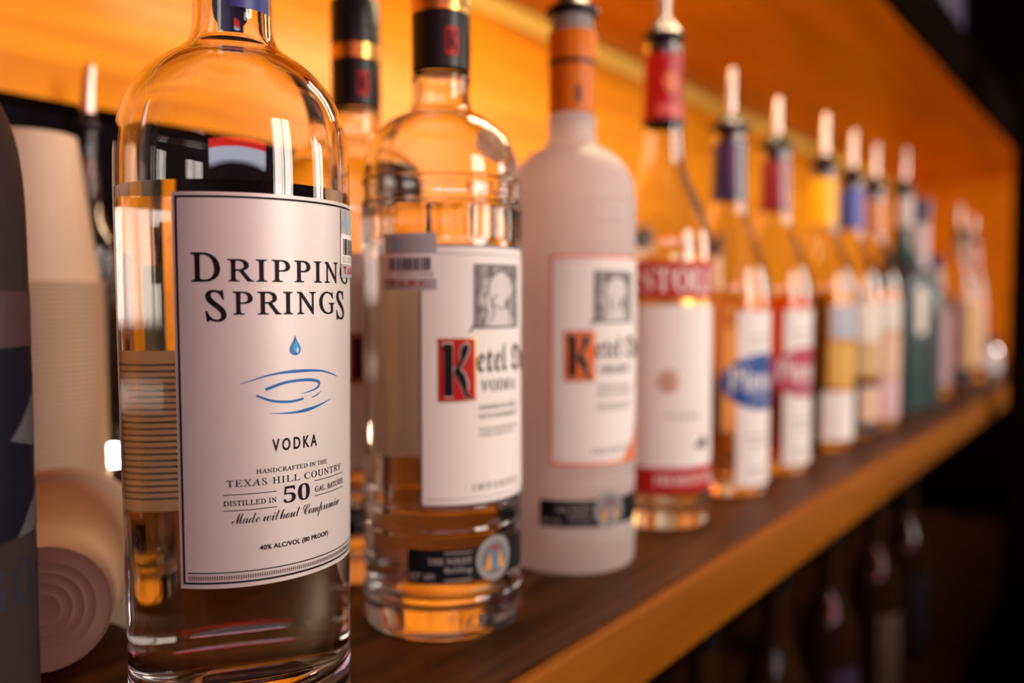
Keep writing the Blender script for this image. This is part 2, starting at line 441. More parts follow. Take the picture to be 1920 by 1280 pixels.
stroke_bm([(-15, 138.7), (-9, 136.4), (-2, 135.7), (3.4, 136.4)], .7, 1.0, .9, bm)
stroke_bm([(-10.4, 131.9), (-2, 131.5), (5, 132.0), (12, 133.4), (18, 135.0)], .1, 1.35, .1, bm)
stroke_bm([(7.2, 136.4), (10, 137.3), (12.2, 138.5)], .3, .5, .1, bm)
printed('ripple_rings', bm, SH1, BLUEINK, fl, 2, LR)
bm = text_bm('VODKA', 'sans', -9.4, 9.7, 117.7, 122.4, 1.45, .022)
text_bm('40% ALC/VOL (80 PROOF)', 'sans', -14.5, 15.8, 81.3, 83.7, 1.05, .03, bm=bm)
text_bm('HANDCRAFTED IN THE', 'serif', -15.3, 15.2, 110.1, 111.8, 1.05, .015, bm=bm)
text_bm('TEXAS HILL COUNTRY', 'serif', -25.8, 25.4, 105.8, 108.4, 1.15, .010, bm=bm)
text_bm('DISTILLED IN', 'serif', -26.9, -8.0, 98.9, 100.9, 1.1, .02, bm=bm); text_bm('GAL. BATCHES', 'serif', 8.6, 27.3, 100.0, 102.2, 1.1, .02, bm=bm)
text_bm('50', 'bold', -5.3, 6.0, 98.0, 104.4, bm=bm)
for q in ((-27, -7.9, 102.9), (-27, -7.9, 97.1), (8.3, 27.4, 104.3), (8.3, 27.4, 98.5)): rect_bm(q[0], q[1], q[2], q[2]+.3, bm)
text_bm('Made without Compromise', 'script', -24.2, 23.7, 90.6, 96.2, .86, -.006, bm=bm)
printed('lettering', bm, SH1, INK, fl, 2, LR)
bl = printed('back_label', rect_bm(-31, 31, 84, 152), SH1, BACKP, b, 1, LR, zstep=8)
bl.rotation_euler.z = R(180)
bm = bmesh.new()
for k in range(22): rect_bm(-27, 27 - random.random()*9, 89+k*2.7, 89.8+k*2.7, bm)
bt = printed('small_print', bm, SH1, GREYINK, bl, 2, LR)
tax_stamp(b, SH1, 25.6, 209.0, 22, 27, 'SS 25204162', 4, LR)
M_SEAL = mat('royal_blue_seal', (.004, .020, .20), .4); M_SEALW = mat('pale_seal_ink', (.30, .34, .48), .5)
M_SEAL2 = mat('slate_blue_seal', (.035, .05, .16), .5)
printed('neck_seal', poly_bm([(-9, 285.5), (9, 285.5), (9, 322), (-9, 322)]), SH1, M_SEAL, b, 1, .0153, zstep=3).rotation_euler.z = R(2)
sl = printed('neck_seal', poly_bm([(-6.0, 281.2), (6.0, 281.2), (6.0, 284.5)] + [(9.5*math.cos(a), 293+9.5*math.sin(a)) for a in [R(t) for t in range(-50, 231, 10)]] + [(-6.0, 284.5)]), SH1, M_SEAL2, b, 1, .0153, zstep=3)
sl.rotation_euler.z = R(158)
bm = ring_bm(0, 293, 8.2, 8.2, .35); ring_bm(0, 293, 6.0, 6.0, .25, bm=bm)
printed('seal_print', bm, SH1, M_SEALW, sl, 2, .0153)

# ---------------------------------------------------------------- clear / frosted bottles with the red or orange K plate
SHK = Shape([(0, 2), (28, 2), (36, 0), (41, .5), (42.6, 4), (42.8, 14), (42.8, 18), (43.5, 19.2), (43.5, 20.8), (42.8, 22), (42.7, 54), (43.3, 55.2), (43.3, 56.8), (42.7, 58), (42.7, 66), (43.2, 67), (43.2, 68.2), (42.6, 69), (42.6, 200), (42.55, 204), (42.5, 208), (42.5, 212), (42.45, 216), (42.4, 221), (43.2, 222), (43.2, 223.6), (42.3, 224.6), (42.3, 233), (42.9, 234), (42.9, 235.4), (42.0, 236.4), (41.6, 243), (40.2, 250), (37.4, 257), (32.4, 263.5), (25.5, 269), (18.6, 272.4), (16.2, 275), (15.4, 279), (15.2, 288), (15.9, 289), (15.9, 291.4), (14.2, 292.4), (13.6, 296), (13.6, 340), (13.6, 356)])
M_NAVY = mat('dark_navy_border', (.05, .05, .085), .5)
M_ORL = mat('orange_border', (.85, .20, .05), .5)
M_FROST = translucent('frosted_glass', (1.0, .95, .93), .4, .4); M_FROST.node_tree.nodes['Principled BSDF'].inputs['Transmission Weight'].default_value = .6; M_FROST.node_tree.nodes['Principled BSDF'].inputs['IOR'].default_value = 1.3
ORBACK = translucent('orange_back_label', (1.0, .30, .05), .6, .6); GRBACK = translucent('grey_back_label', (.80, .72, .66), .6, .6)
M_BAND = mat('black_band_label', (.007, .007, .010), .5, spec=.2)
M_MED = mat('pewter_medallion', (.34, .33, .32), .45, metal=.3)
K_STEM = [(-6.6, 13.2), (-2.6, 13.2), (-2.2, 12), (-2.2, -13), (-6.4, -13), (-6.4, 9.5), (-7.6, 11.8)]
K_ARM = [(-2.2, .4), (-.4, 1.6), (1.6, 5.5), (1.4, 9.0), (2.2, 11.8), (4.2, 13.4), (5.8, 12.6), (6.0, 10.4), (5.2, 7.8), (2.2, 2.0), (1.2, .4)]
K_LEG = [(-1.4, 1.0), (1.4, .6), (4.0, -2.4), (5.2, -6.5), (5.0, -9.5), (5.6, -12.2), (7.4, -14.6), (5.8, -14.8), (3.8, -13.2), (2.8, -10), (.6, -5), (-1.6, -1.2)]
def grow(p, g):
    cx = sum(a for a, _ in p)/len(p); cy = sum(c for _, c in p)/len(p)
    out = []
    for a, c in p:
        L = math.hypot(a-cx, c-cy) or 1
        out.append((a+(a-cx)/L*g, c+(c-cy)/L*g))
    return out
M_HATCH = mat('engraved_hatching', (.4, .4, .4), .6)
_n = M_HATCH.node_tree.nodes; _l = M_HATCH.node_tree.links
_tc = _n.new('ShaderNodeTexCoord'); _nz = _n.new('ShaderNodeTexNoise'); _nz.inputs['Scale'].default_value = 240; _nz.inputs['Detail'].default_value = 3
_rp = _n.new('ShaderNodeValToRGB'); _rp.color_ramp.elements[0].position = .40; _rp.color_ramp.elements[0].color = (.10, .095, .09, 1); _rp.color_ramp.elements[1].position = .60; _rp.color_ramp.elements[1].color = (.50, .47, .45, 1)
_l.new(_tc.outputs['Object'], _nz.inputs['Vector']); _l.new(_nz.outputs['Fac'], _rp.inputs['Fac']); _l.new(_rp.outputs['Color'], _n['Principled BSDF'].inputs['Base Color'])
def k_bottle(label, u, v, rot, orange, full, capped, stamp, detail=True):
    frost = orange
    b = bottle_root('vodka_bottle', label, u, v, rot)
    gm = M_FROST if frost else GLASS
    if capped:
        glass_bottle(b, SHK, 3.0, 17, full, gm, LIQ, 144)
    else:
        glass_bottle(b, SHK, 3.0, 17, full, gm, LIQ if not frost else None, 96)
    bord = M_ORL if orange else M_NAVY; plate = ORANGEP if orange else REDP
    ref = .0427
    fl = printed('front_label', rect_bm(-43.8, 43.8, 69.8, 200.5), SHK, PAPER, b, 2, ref, zstep=8)
    bm = frame_bm(-43.8, 43.8, 69.8, 200.5, 1.0 if not orange else 1.6); rect_bm(-41, 41, 73.4, 73.7, bm); rect_bm(-41, 41, 195.6, 195.9, bm)
    printed('border', bm, SHK, bord, fl, 3, ref, zstep=8)
    pl = printed('emblem_plate', rect_bm(-34.4, -15.6, 122.8, 153.8), SHK, plate, fl, 3, ref)
    printed('plate_edge', frame_bm(-34.7, -15.3, 122.5, 154.1, .6), SHK, GOLD, fl, 4, ref)
    o_bm = bmesh.new(); k_bm = bmesh.new()
    for part in (K_STEM, K_ARM, K_LEG):
        poly_bm([(a-25.2, c+138.2) for a, c in grow(part, .75)], o_bm); poly_bm([(a-25.2, c+138.2) for a, c in part], k_bm)
    printed('letter_outline', o_bm, SHK, mat('pale_gold_ink', (.78, .66, .58), .45), fl, 5, ref)
    printed('letter', k_bm, SHK, INK, fl, 6, ref)
    bm = text_bm('etel One', 'black', -14.9, 33, 136.2, 151.2, 1.0, -.004)
    text_bm('VODKA' if not orange else 'ORANJE', 'serif', -12.6, 13.0, 127.0, 132.6, 1.1, .015, bm=bm)
    printed('lettering', bm, SHK, INK, fl, 4, ref)
    bm = text_bm('INSPIRED BY SMALL', 'serif', -13.8, 15.5, 117.8, 120.2, 1, .02)
    text_bm('BATCH CRAFTSMANSHIP', 'serif', -13.8, 15.5, 113.4, 115.8, 1, .02, bm=bm)
    text_bm('FROM OVER 300 YEARS OF', 'serif', -13.8, 15.5, 107.0, 108.6, 1, .02, bm=bm); text_bm('FAMILY DISTILLING', 'serif', -13.8, 11, 104.4, 106.0, 1, .02, bm=bm)
    printed('small_lettering', bm, SHK, GREYINK, fl, 4, ref)
    printed('origin_lettering', text_bm('IMPORTED', 'serif', -17.6, 15.5, 77.2, 80.6, 1.5, .02), SHK, GREYINK, fl, 4, ref)
    # engraved still vignette above the name
    printed('engraving_ground', rect_bm(-16.4, 16.2, 158.6, 191), SHK, M_HATCH, fl, 3, ref)
    printed('engraving_figure', poly_bm([(-11, 158.8), (-8, 166), (-9.5, 173), (-8, 181), (-3, 186.5), (2.5, 187), (8, 183.5), (10.5, 177), (9, 170), (11.5, 163), (13, 158.8)]), SHK, mat('engraving_paper', (.70, .66, .63), .6), fl, 4, ref)
    bm = frame_bm(-16.4, 16.2, 158.6, 191, 1.3)
    rnd = random.Random(11)
    for k in range(26):
        y = 160 + k*1.16; wdt = 5.6 - 3.4*math.sin(k/25*math.pi)
        rect_bm(-15, -15+wdt*(.6+rnd.random()*.6), y, y+.62, bm); rect_bm(15-wdt*(.6+rnd.random()*.6), 15, y, y+.62, bm)
    ring_bm(1, 178, 9.4, 9.8, .7, bm=bm); stroke_bm([(-9, 160), (-5, 166), (-6, 172), (-2, 176)], .4, 1.3, .4, bm)
    stroke_bm([(7, 160), (8.4, 166), (6, 170), (7.5, 176)], .5, 2.2, .6, bm); poly_bm(oval(4.5, 171, 1.3, 2.4, 14), bm)
    stroke_bm([(-16, 162), (-18, 158), (-20, 157)], .6, 1.0, .2, bm)
    printed('engraving', bm, SHK, mat('engraving_ink', (.16, .15, .145), .6), fl, 5, ref)
    if orange:
        printed('orange_swash', poly_bm([(6, 71.4), (22, 71.4), (30, 84), (33.5, 98), (36, 116), (31, 102), (22, 86)]), SHK, ORANGEP, fl, 4, ref)
    bl = printed('back_label', rect_bm(-33, 33, 84, 196), SHK, (ORBACK if orange else GRBACK), b, 1, ref, zstep=8)
    bl.rotation_euler.z = R(178)
    # black band with the round crest near the foot
    bd = printed('foot_band', rect_bm(-50.5, 50, 31.2, 48.2), SHK, M_BAND, b, 2, ref, zstep=5)
    md = printed('crest', poly_bm(oval(-4.5, 41.2, 11.2, 11.6)), SHK, M_MED, b, 5, ref, zstep=5)
    printed('crest_field', poly_bm(oval(-4.5, 41.2, 8.0, 8.3)), SHK, mat('dark_crest_field', (.16, .16, .17), .5), md, 6, ref)
    bm = poly_bm([(-11, 36), (-8, 45), (-6.5, 40), (-7, 35)]); poly_bm([(1.8, 36), (-1, 45), (-2.4, 40), (-2, 35)], bm)
    printed('crest_gold', bm, SHK, mat('crest_gold_ink', (.75, .33, .06), .4), md, 7, ref)
    printed('crest_blue', poly_bm([(-6.4, 36), (-2.8, 36), (-3.4, 43), (-4.6, 46), (-5.8, 43)]), SHK, mat('crest_blue_ink', (.06, .25, .42), .4), md, 7, ref)
    printed('crest_red', poly_bm(oval(-4.5, 46.5, 1.4, 1.4, 14)), SHK, REDP, md, 8, ref)
    bm = text_bm('THE NOLET', 'bold', -40, -18, 40.8, 43.8, 1.1); text_bm('Distillery', 'script', -32, -18, 35.0, 39.6, 1, bm=bm); text_bm('EST 1691', 'sans', -49, -37, 33, 36.4, 1, bm=bm)
    rect_bm(-32, -18, 46.2, 46.7, bm); rect_bm(-32, -18, 32.4, 32.9, bm)
    printed('band_lettering', bm, SHK, mat('silver_ink', (.55, .5, .46), .4), bd, 3, ref)
    if detail:
        bm = text_bm('THE NOLET', 'bold', -44, 10, 225.6, 232.4, 1.5, 0, .9)
        wrap(bm, SHK, -.00005, flat_r=ref, depth=True); from_bm('raised_lettering', bm, gm, b)
        bm = text_bm('IMPORTED', 'bold', -30, 30, 6.5, 13.5, 1.5, 0, .9)
        wrap(bm, SHK, -.00005, flat_r=ref, depth=True); from_bm('raised_lettering', bm, gm, b)
        gb_ = next(c for c in b.children if c.name.startswith('glass_body'))
        for v in gb_.data.vertices:                # uneven pressed ribs under the upper ring
            rr_ = math.hypot(v.co.x, v.co.y)
            if .204 < v.co.z < .2205 and rr_ > .0415:
                th = math.atan2(v.co.y, v.co.x); k_ = 1 + (.00045*math.sin(24*th) + .0003*math.sin(37*th+1) + .00025*math.sin(11*th))/rr_
                v.co.x *= k_; v.co.y *= k_
        bm = bmesh.new()
        for i in range(60):                        # stippled round crest pressed into the shoulder
            a = i*2.39996; q = 1.35*math.sqrt(i)
            s, z = -2 + q*math.cos(a), 251 + .8*q*math.sin(a)
            r = SHK.rad(z*.001); th = s*.001/.040
            bmesh.ops.create_icosphere(bm, subdivisions=1, radius=.0013, matrix=Matrix.Translation((r*math.sin(th), -r*math.cos(th), z*.001)))
        from_bm('pressed_crest', bm, gm, b, smooth=True)
    if capped:
        cp = lathe('screw_cap', [(.0142, .2942), (.0156, .2944), (.0156, .3225), (.0152, .3230), (.0152, .3325), (.0157, .333), (.0157, .3405), (.0152, .3412), (.0152, .3428), (.0157, .3435), (.0157, .359), (.0150, .3606), (0, .3606)], BLACKP, b, 64)
        lathe('gold_band', [(.0153, .3232), (.0158, .3235), (.0158, .3318), (.0153, .3321)], GOLD, cp, 64)
        cs = Shape([(15.6, 290), (15.6, 365)], 0)
        cb = printed('cap_emblem', rect_bm(-9.5, -2.2, 300, 314.5), cs, REDP, cp, 2, .0156); cb2 = printed('cap_emblem', rect_bm(11, 18.5, 300, 314.5), cs, REDP, cp, 2, .0156)
        bm = poly_bm([(a*.40-5.9, c*.40+307.2) for a, c in K_STEM]); poly_bm([(a*.40-5.9, c*.40+307.2) for a, c in K_ARM], bm); poly_bm([(a*.40-5.9, c*.40+307.2) for a, c in K_LEG], bm)
        printed('letter', bm, cs, INK, cp, 4, .0156)
        bm = text_bm('IMPORTED', 'bold', -14, 14, 325.6, 329.6, 1.2); cs2 = Shape([(15.8, 290), (15.8, 365)], 0)
        printed('lettering', bm, cs2, mat('dark_gold_ink', (.22, .10, .02), .5), cp, 2, .0158)
    else:
        cp = lathe('neck_foil', [(.0142, .2942), (.0152, .2944), (.0152, .3235), (.0156, .324), (.0156, .345), (.0150, .3465), (.0138, .3465)], mat('orange_foil', (.75, .18, .003), .45, spec=.3), b, 64)
        lathe('black_ring', [(.0153, .3245), (.01585, .3248), (.01585, .3275), (.0153, .3278)], BLACKP, cp, 64)
        cs = Shape([(15.2, 290), (15.2, 365)], 0)
        printed('cap_emblem', rect_bm(-8.5, -4.5, 299, 310), cs, mat('brown_ink', (.12, .03, .01), .5), cp, 2, .0152)
        pourer(b, .3565, .0152, .420, .1, flange=1.16)
    if stamp:
        tax_stamp(b, SHK, -63.6, 206, 28.5, 28, 'SS 25041958', 5, ref)
    return b
k_bottle('clear vodka bottle with red K plate, second in the front row, stamp beside its label', .3495, .3069, -5, False, 222, True, True)
k_bottle('capped clear vodka bottle half hidden behind the gap between the first two front bottles', .3828, .4081, -4, False, 258, True, False, False)
k_bottle('frosted vodka bottle with orange neck foil and orange K plate', .4792, .3070, -16.3, True, 200, False, False, False)

# ---------------------------------------------------------------- fourth: red foil neck, red banded white label
SH4 = Shape([(0, 2), (28, 2), (34, 0), (37.6, .6), (38.6, 5), (39, 30), (39.1, 200), (39.1, 215), (38.2, 224), (35.8, 231), (32.3, 240), (28.2, 250), (23.2, 260), (19.4, 269), (17.2, 280), (15.8, 295), (15, 310), (14.2, 330), (14, 362), (15.2, 363), (15.2, 370), (14.2, 371)])
b = bottle_root('vodka_bottle', 'clear vodka bottle with red neck foil and white label between red bands', .6093, .3064, -8)
glass_bottle(b, SH4, 2.6, 14, 208, GLASS, mat('pale_straw_spirit', (1, .95, .84), 0, trans=1, ior=1.36), 72)
ref = .0391
fl = printed('front_label', rect_bm(-58, 58, 47, 169), SH4, PAPER, b, 1, ref, zstep=10)
rb = printed('red_band', rect_bm(-60, 60, 173.5, 201.5), SH4, REDP, b, 1, ref, zstep=7)
printed('lettering', text_bm('STOLI', 'bold', -53, 6, 178.5, 196.5, 1.0), SH4, WHITEP, rb, 2, ref)
gb = printed('gold_line', rect_bm(-60, 60, 168.5, 173.5), SH4, GOLD, b, 1, ref)
rb = printed('red_band', rect_bm(-58, 58, 28, 47), SH4, REDP, b, 1, ref, zstep=7)
printed('lettering', text_bm('PREMIUM VODKA', 'bold', -42, 24, 34, 41.5, 1.1), SH4, WHITEP, rb, 2, ref)
printed('medallion', poly_bm(oval(-32, 112, 8.5, 9)), SH4, mat('rose_gold_ink', (.80, .52, .38), .35, metal=.4), fl, 2, ref)
printed('lettering', text_bm('VODKA', 'serif', -34, -4, 84, 88, 1.3, .02), SH4, GREYINK, fl, 2, ref)
printed('dark_mark', poly_bm([(-10, 62), (2, 60), (6, 66), (2, 70), (-6, 66)]), SH4, mat('dark_green_ink', (.03, .04, .03), .5), fl, 2, ref)
nf = foil(b, 'neck_foil', SH4, .3105, .3605, mat('red_neck_foil', (.45, .004, .006), .35, spec=.4), .0009)
printed('foil_print', poly_bm(oval(-8, 338, 5.5, 8, 20)), SH4, mat('copper_print', (.75, .17, .04), .4), nf, 9, .0142); printed('foil_stripe', rect_bm(-18, 18, 313, 322), SH4, mat('pink_print', (.70, .10, .10), .4), nf, 9, .0142)
lathe('foil_ring', [(.0152, .3065), (.0166, .3066), (.0166, .3104), (.0152, .3105)], BLACKP, b, 48)
pourer(b, .372, .0152, .440, .05, flange=1.05)

# ---------------------------------------------------------------- flavoured bottles with an oval over a tall white label
SH5 = Shape([(0, 2), (26, 2), (32, 0), (36.4, .6), (37.4, 5), (37.8, 30), (37.8, 172), (37.2, 186), (35, 197), (31, 210), (26.6, 222), (21.4, 235), (17.4, 247), (15.4, 260), (14.2, 280), (13.8, 314), (14.6, 315), (14.6, 322), (13.8, 323)])
def flavoured(label, u, rot, liq, oval_m, foil_m, tip, word):
    b = bottle_root('flavoured_vodka_bottle', label, u, .3064, rot)
    glass_bottle(b, SH5, 2.6, 12, 176, GLASS, liq, 64)
    fl = printed('front_label', rect_bm(-30, 30, 9, 163), SH5, PAPER, b, 1, .0378, zstep=12)
    ov = printed('oval_label', poly_bm(oval(0, 101, 44, 25)), SH5, oval_m, b, 3, .0378, zstep=6)
    printed('lettering', text_bm(word, 'bold', -37, 37, 93, 114, 1.0), SH5, WHITEP, ov, 4, .0378)
    printed('lettering', text_bm('VODKA', 'sans', -18, 18, 84, 89, 1.4, .03), SH5, mat('pale_print', (.55, .6, .7), .5), ov, 4, .0378)
    for w_, y in ((20, 140), (17, 132), (22, 52), (18, 45), (20, 22), (14, 17)):
        printed('small_print', rect_bm(-w_, w_, y, y+2.2), SH5, mat('faded_print', (.55, .50, .48), .6), fl, 2, .0378)
    foil(b, 'neck_foil', SH5, .262, .312, foil_m, .0012)
    pourer(b, .3235, .0146, tip, .08)
    return b
def tint(name, c): return mat(name, c, 0, trans=1, ior=1.36)
flavoured('amber tinted flavoured vodka bottle with a big blue oval label and navy neck', .7415, -9, tint('amber_liqueur', (1, .62, .22)), mat('cobalt_blue_label', (.008, .075, .33), .35, coat=.3), mat('navy_foil', (.012, .012, .075), .3, coat=.4), .380, 'Pinnacle')
flavoured('orange-red flavoured vodka bottle with a crimson oval label and dark red neck', .8614, -9, tint('red_orange_liqueur', (1, .20, .04)), mat('crimson_label', (.50, .03, .085), .35, coat=.3), mat('wine_red_foil', (.20, .010, .018), .3, coat=.4), .376, 'Pinnacle')

# ---------------------------------------------------------------- the blurred row beyond
SH7 = Shape([(0, 2), (26, 2), (32, 0), (36.6, .6), (37.4, 5), (37.7, 30), (37.7, 178), (36.8, 192), (33, 207), (26.4, 224), (19.6, 242), (15.6, 256), (14.2, 270), (13.6, 314), (14.4, 315), (14.4, 322), (13.6, 323)])
def liqueur(label, u, v, rot, sh, liq, level, foil_m, foil_z, patches, tip=None, cap=None, collar=BLACKP, gm=GLASS, name='liqueur_bottle', group=None, zshelf=0, seg=48, wall=2.6):
    b = bottle_root(name, label, u, v, rot, group, zshelf)
    glass_bottle(b, sh, wall, 11, level, gm, liq, seg)
    top = sh.p[-1][1]; ref = sh.rad(.1)
    if foil_m: foil(b, 'neck_foil', sh, foil_z[0]*.001, foil_z[1]*.001, foil_m, .0011)
    for (nm, s0, s1, z0, z1, m, lay) in patches: printed(nm, rect_bm(s0, s1, z0, z1), sh, m, b, lay, ref, zstep=12)
    if tip: pourer(b, top+.0005, sh.p[-1][0]+.0004, tip, .08, collar)
    if cap:
        r, h, m = cap
        lathe('cap', [(sh.p[-1][0]+.0003, top-.018), (r, top-.0178), (r, top+h-.002), (r-.0015, top+h), (0, top+h)], m, b, 40)
    return b
P_PEACH = mat('peach_label', (.80, .50, .34), .5); P_CREAM = mat('cream_label', (.78, .70, .60), .5); P_YEL = mat('yellow_label', (.82, .47, .02), .5)
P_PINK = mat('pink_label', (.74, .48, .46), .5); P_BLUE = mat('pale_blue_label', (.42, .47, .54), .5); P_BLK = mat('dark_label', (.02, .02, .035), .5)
P_TEAL = mat('dark_teal_glass', (.05, .11, .10), .25, trans=.2); P_LAV = mat('lavender_white_label', (.72, .68, .74), .5)
LIME = tint('golden_liqueur', (1, .72, .10)); LPALE = tint('pale_liqueur', (1, .86, .66)); LBROWN = tint('brown_liqueur', (.7, .32, .10))
liqueur('golden liqueur bottle with yellow neck foil and two white labels', 1.0199, .3061, -6, SH7, LIME, 182, mat('yellow_foil', (.90, .46, .005), .4), (258, 312),
        [('upper_label', -34, 34, 128, 166, P_BLUE, 1), ('middle_label', -36, 36, 72, 124, mat('mustard_label', (.72, .40, .06), .5), 1), ('lower_label', -42, 42, 12, 68, PAPER, 1)], .387)
liqueur('pale liqueur bottle with bright blue neck foil and dark navy foot', 1.136, .306, -6, SH7, LPALE, 180, mat('bright_blue_foil', (.05, .10, .50), .35), (262, 312),
        [('upper_label', -36, 36, 120, 168, P_CREAM, 1), ('middle_label', -36, 36, 78, 118, mat('ochre_label', (.66, .42, .18), .5), 1), ('foot_band', -100, 100, 6, 68, P_BLK, 1), ('foot_label', -30, 30, 20, 64, P_PEACH, 3)], .387)
liqueur('peach coloured liqueur bottle with pale bare neck and peach label', 1.2417, .3047, -6, SH7, tint('peach_liqueur', (1, .60, .32)), 186, mat('peach_foil', (.80, .36, .16), .45), (264, 306),
        [('upper_label', -40, 40, 130, 172, P_CREAM, 1), ('middle_label', -42, 42, 70, 126, P_PEACH, 1), ('foot_label', -36, 36, 12, 68, P_PINK, 1)], .385)
SH10 = Shape([(0, 2), (26, 2), (31, 0), (35.4, .6), (36.3, 5), (36.3, 192), (35, 206), (30, 219), (22, 236), (16, 252), (13.4, 272), (12.6, 332), (13.2, 333), (13.2, 340), (12.4, 341)])
liqueur('dark green liqueur bottle with pale neck and plum shoulder', 1.4308, .307, 0, SH10, LBROWN, 200, mat('pale_silver_foil', (.70, .62, .60), .35), (285, 330),
        [('shoulder_band', -112, 112, 206, 226, mat('plum_label', (.05, .018, .03), .5), 2), ('front_label', -26, 26, 120, 190, P_CREAM, 1)], .405, gm=P_TEAL)
SH11 = Shape([(0, 2), (28, 2), (32, 0), (36, .6), (36.6, 5), (36.6, 176), (35, 190), (27, 204), (18, 214), (13.6, 222), (12.6, 232), (12.4, 300), (13, 301), (13, 318), (12, 319)])
liqueur('dark blue-green bottle with white neck wrap and wide navy cap', 1.5555, .3071, 0, SH11, LBROWN, 170, mat('white_neck_wrap', (.76, .70, .72), .5), (224, 298),
        [('front_label', -40, 40, 30, 150, P_BLK, 1)], cap=(.0155, .020, mat('navy_cap', (.02, .02, .11), .4)), gm=P_TEAL)
SH12 = Shape([(0, 2), (22, 2), (27, 0), (30, .6), (31, 5), (31, 156), (29, 168), (21, 180), (14.6, 190), (12.8, 200), (12.4, 226), (12.8, 227), (12.8, 236), (12, 237)])
liqueur('short pink labelled bottle with white neck and small blue cap', 1.6924, .3075, 0, SH12, tint('pink_liqueur', (1, .66, .6)), 150, mat('white_foil', (.85, .80, .76), .5), (188, 226),
        [('front_label', -40, 40, 18, 150, P_PINK, 1)], cap=(.0135, .014, mat('small_blue_cap', (.03, .04, .16), .4)))
SH13 = Shape([(0, 2), (22, 2), (26, 0), (29, .6), (30, 5), (30, 172), (28.5, 190), (24.5, 212), (18.5, 234), (14, 252), (12.6, 272), (12.2, 292), (12.8, 293), (12.8, 300), (12, 301)])
liqueur('tall pale bottle with a bright yellow label and dark foot', 1.9177, .3064, 0, SH13, LPALE, 176, mat('beige_foil', (.70, .46, .30), .5), (255, 290),
        [('front_label', -22, 22, 36, 168, P_YEL, 3), ('rear_wrap', -60, 60, 34, 170, P_PINK, 1), ('foot_band', -80, 80, 4, 32, P_BLK, 1)], .360)
liqueur('pale pink bottle last in the row before the end panel', 2.0799, .3063, 0, SH13, tint('rose_liqueur', (1, .74, .64)), 176, mat('rose_foil', (.72, .44, .36), .5), (255, 290),
        [('front_label', -42, 42, 30, 165, P_PEACH, 1)], .350)
SHJ = Shape([(0, 2), (20, 2), (25, 0), (29, .6), (30, 5), (30, 56), (28, 64), (22, 68), (21, 70), (21, 78), (20, 78.6)])
j = liqueur('small white jar with a dark lid at the far end of the shelf', 2.215, .292, 0, SHJ, None, 40, None, None, [('front_label', -44, 44, 10, 54, P_LAV, 1)], cap=(.0222, .006, P_BLK), name='small_jar', wall=2)
j['category'] = 'jar'
# second row, seen between the front bottles
liqueur('dark bottle with a navy capped neck behind the red foil bottle', .655, .420, 0, SH12, LBROWN, 150, mat('dusky_foil', (.05, .04, .07), .4), (160, 226), [('front_label', -40, 40, 18, 140, P_CREAM, 1)], cap=(.0135, .030, mat('navy_cap_gloss', (.01, .015, .09), .3)))
for (u, v, lab, q, c) in ((.80, .43, 'clear spirit bottle with cream label in the second row behind the blue oval bottle', LPALE, P_CREAM),
                         (.98, .43, 'clear spirit bottle with peach label in the second row behind the golden bottle', LPALE, P_PEACH)):
    liqueur(lab, u, v, 0, SH12, q, 150, mat('beige_foil', (.70, .46, .30), .5), (188, 226), [('front_label', -40, 40, 18, 140, c, 1)], cap=(.0135, .014, BLACKP))
SHS = Shape([(0, 2), (12, 2), (15, 0), (18.6, .6), (19.5, 5), (19.5, 190), (19, 205), (16.5, 216), (12, 228), (8.4, 238), (6.4, 252), (5.8, 282), (6.6, 283), (6.6, 289), (5.8, 290)])
b = liqueur('slender clear bottle with a thin pourer behind the paper cups', .3065, .5955, 0, SHS, LIQ, 175, None, None, [], .335, name='slender_bottle')
# nearest on the left, cut by the frame
SH0 = Shape([(0, 2), (24, 2), (31, 0), (35.4, .6), (36.8, 5), (37, 40), (36.6, 190), (36, 214), (33.6, 230), (28, 243), (20.5, 254), (15.2, 264), (14, 280), (14, 318), (15, 319), (15, 328), (14, 329)])
M_SMOKE = mat('smoky_frosted_glass', (.034, .022, .020), .6, spec=.08)
b = bottle_root('vodka_bottle', 'smoky frosted bottle cut off by the left edge with a dark blue picture label', .1032, .3229, 0)
glass_bottle(b, SH0, 3, 16, 200, M_SMOKE, None, 96)
fl = printed('picture_label', rect_bm(-30, 58, 96, 176), SH0, mat('midnight_blue_label', (.0035, .0035, .010), .6, spec=.15), b, 1, .037, zstep=8)
printed('pale_patch', poly_bm([(20, 128), (34, 140), (44, 150), (52, 142), (44, 132), (36, 124)]), SH0, mat('dusk_grey_print', (.07, .062, .07), .6), fl, 2, .037, zstep=6)
printed('pale_patch', poly_bm([(22, 96), (58, 96), (58, 107), (44, 112), (30, 104)]), SH0, mat('dusk_grey_print', (.07, .062, .07), .6), fl, 2, .037, zstep=6)
printed('plum_patch', rect_bm(-30, 58, 158, 176), SH0, mat('dark_plum_print', (.05, .02, .022), .5), fl, 2, .037, zstep=6)
printed('lettering', text_bm('GOO', 'serif', 4, 47, 74, 88, 1.2, .01), SH0, mat('navy_ink', (.01, .012, .03), .5), b, 1, .037)
lathe('cap', [(.0152, .3, ), (.0165, .3002), (.0165, .345), (.0155, .347), (0, .347)], BLACKP, b, 48)

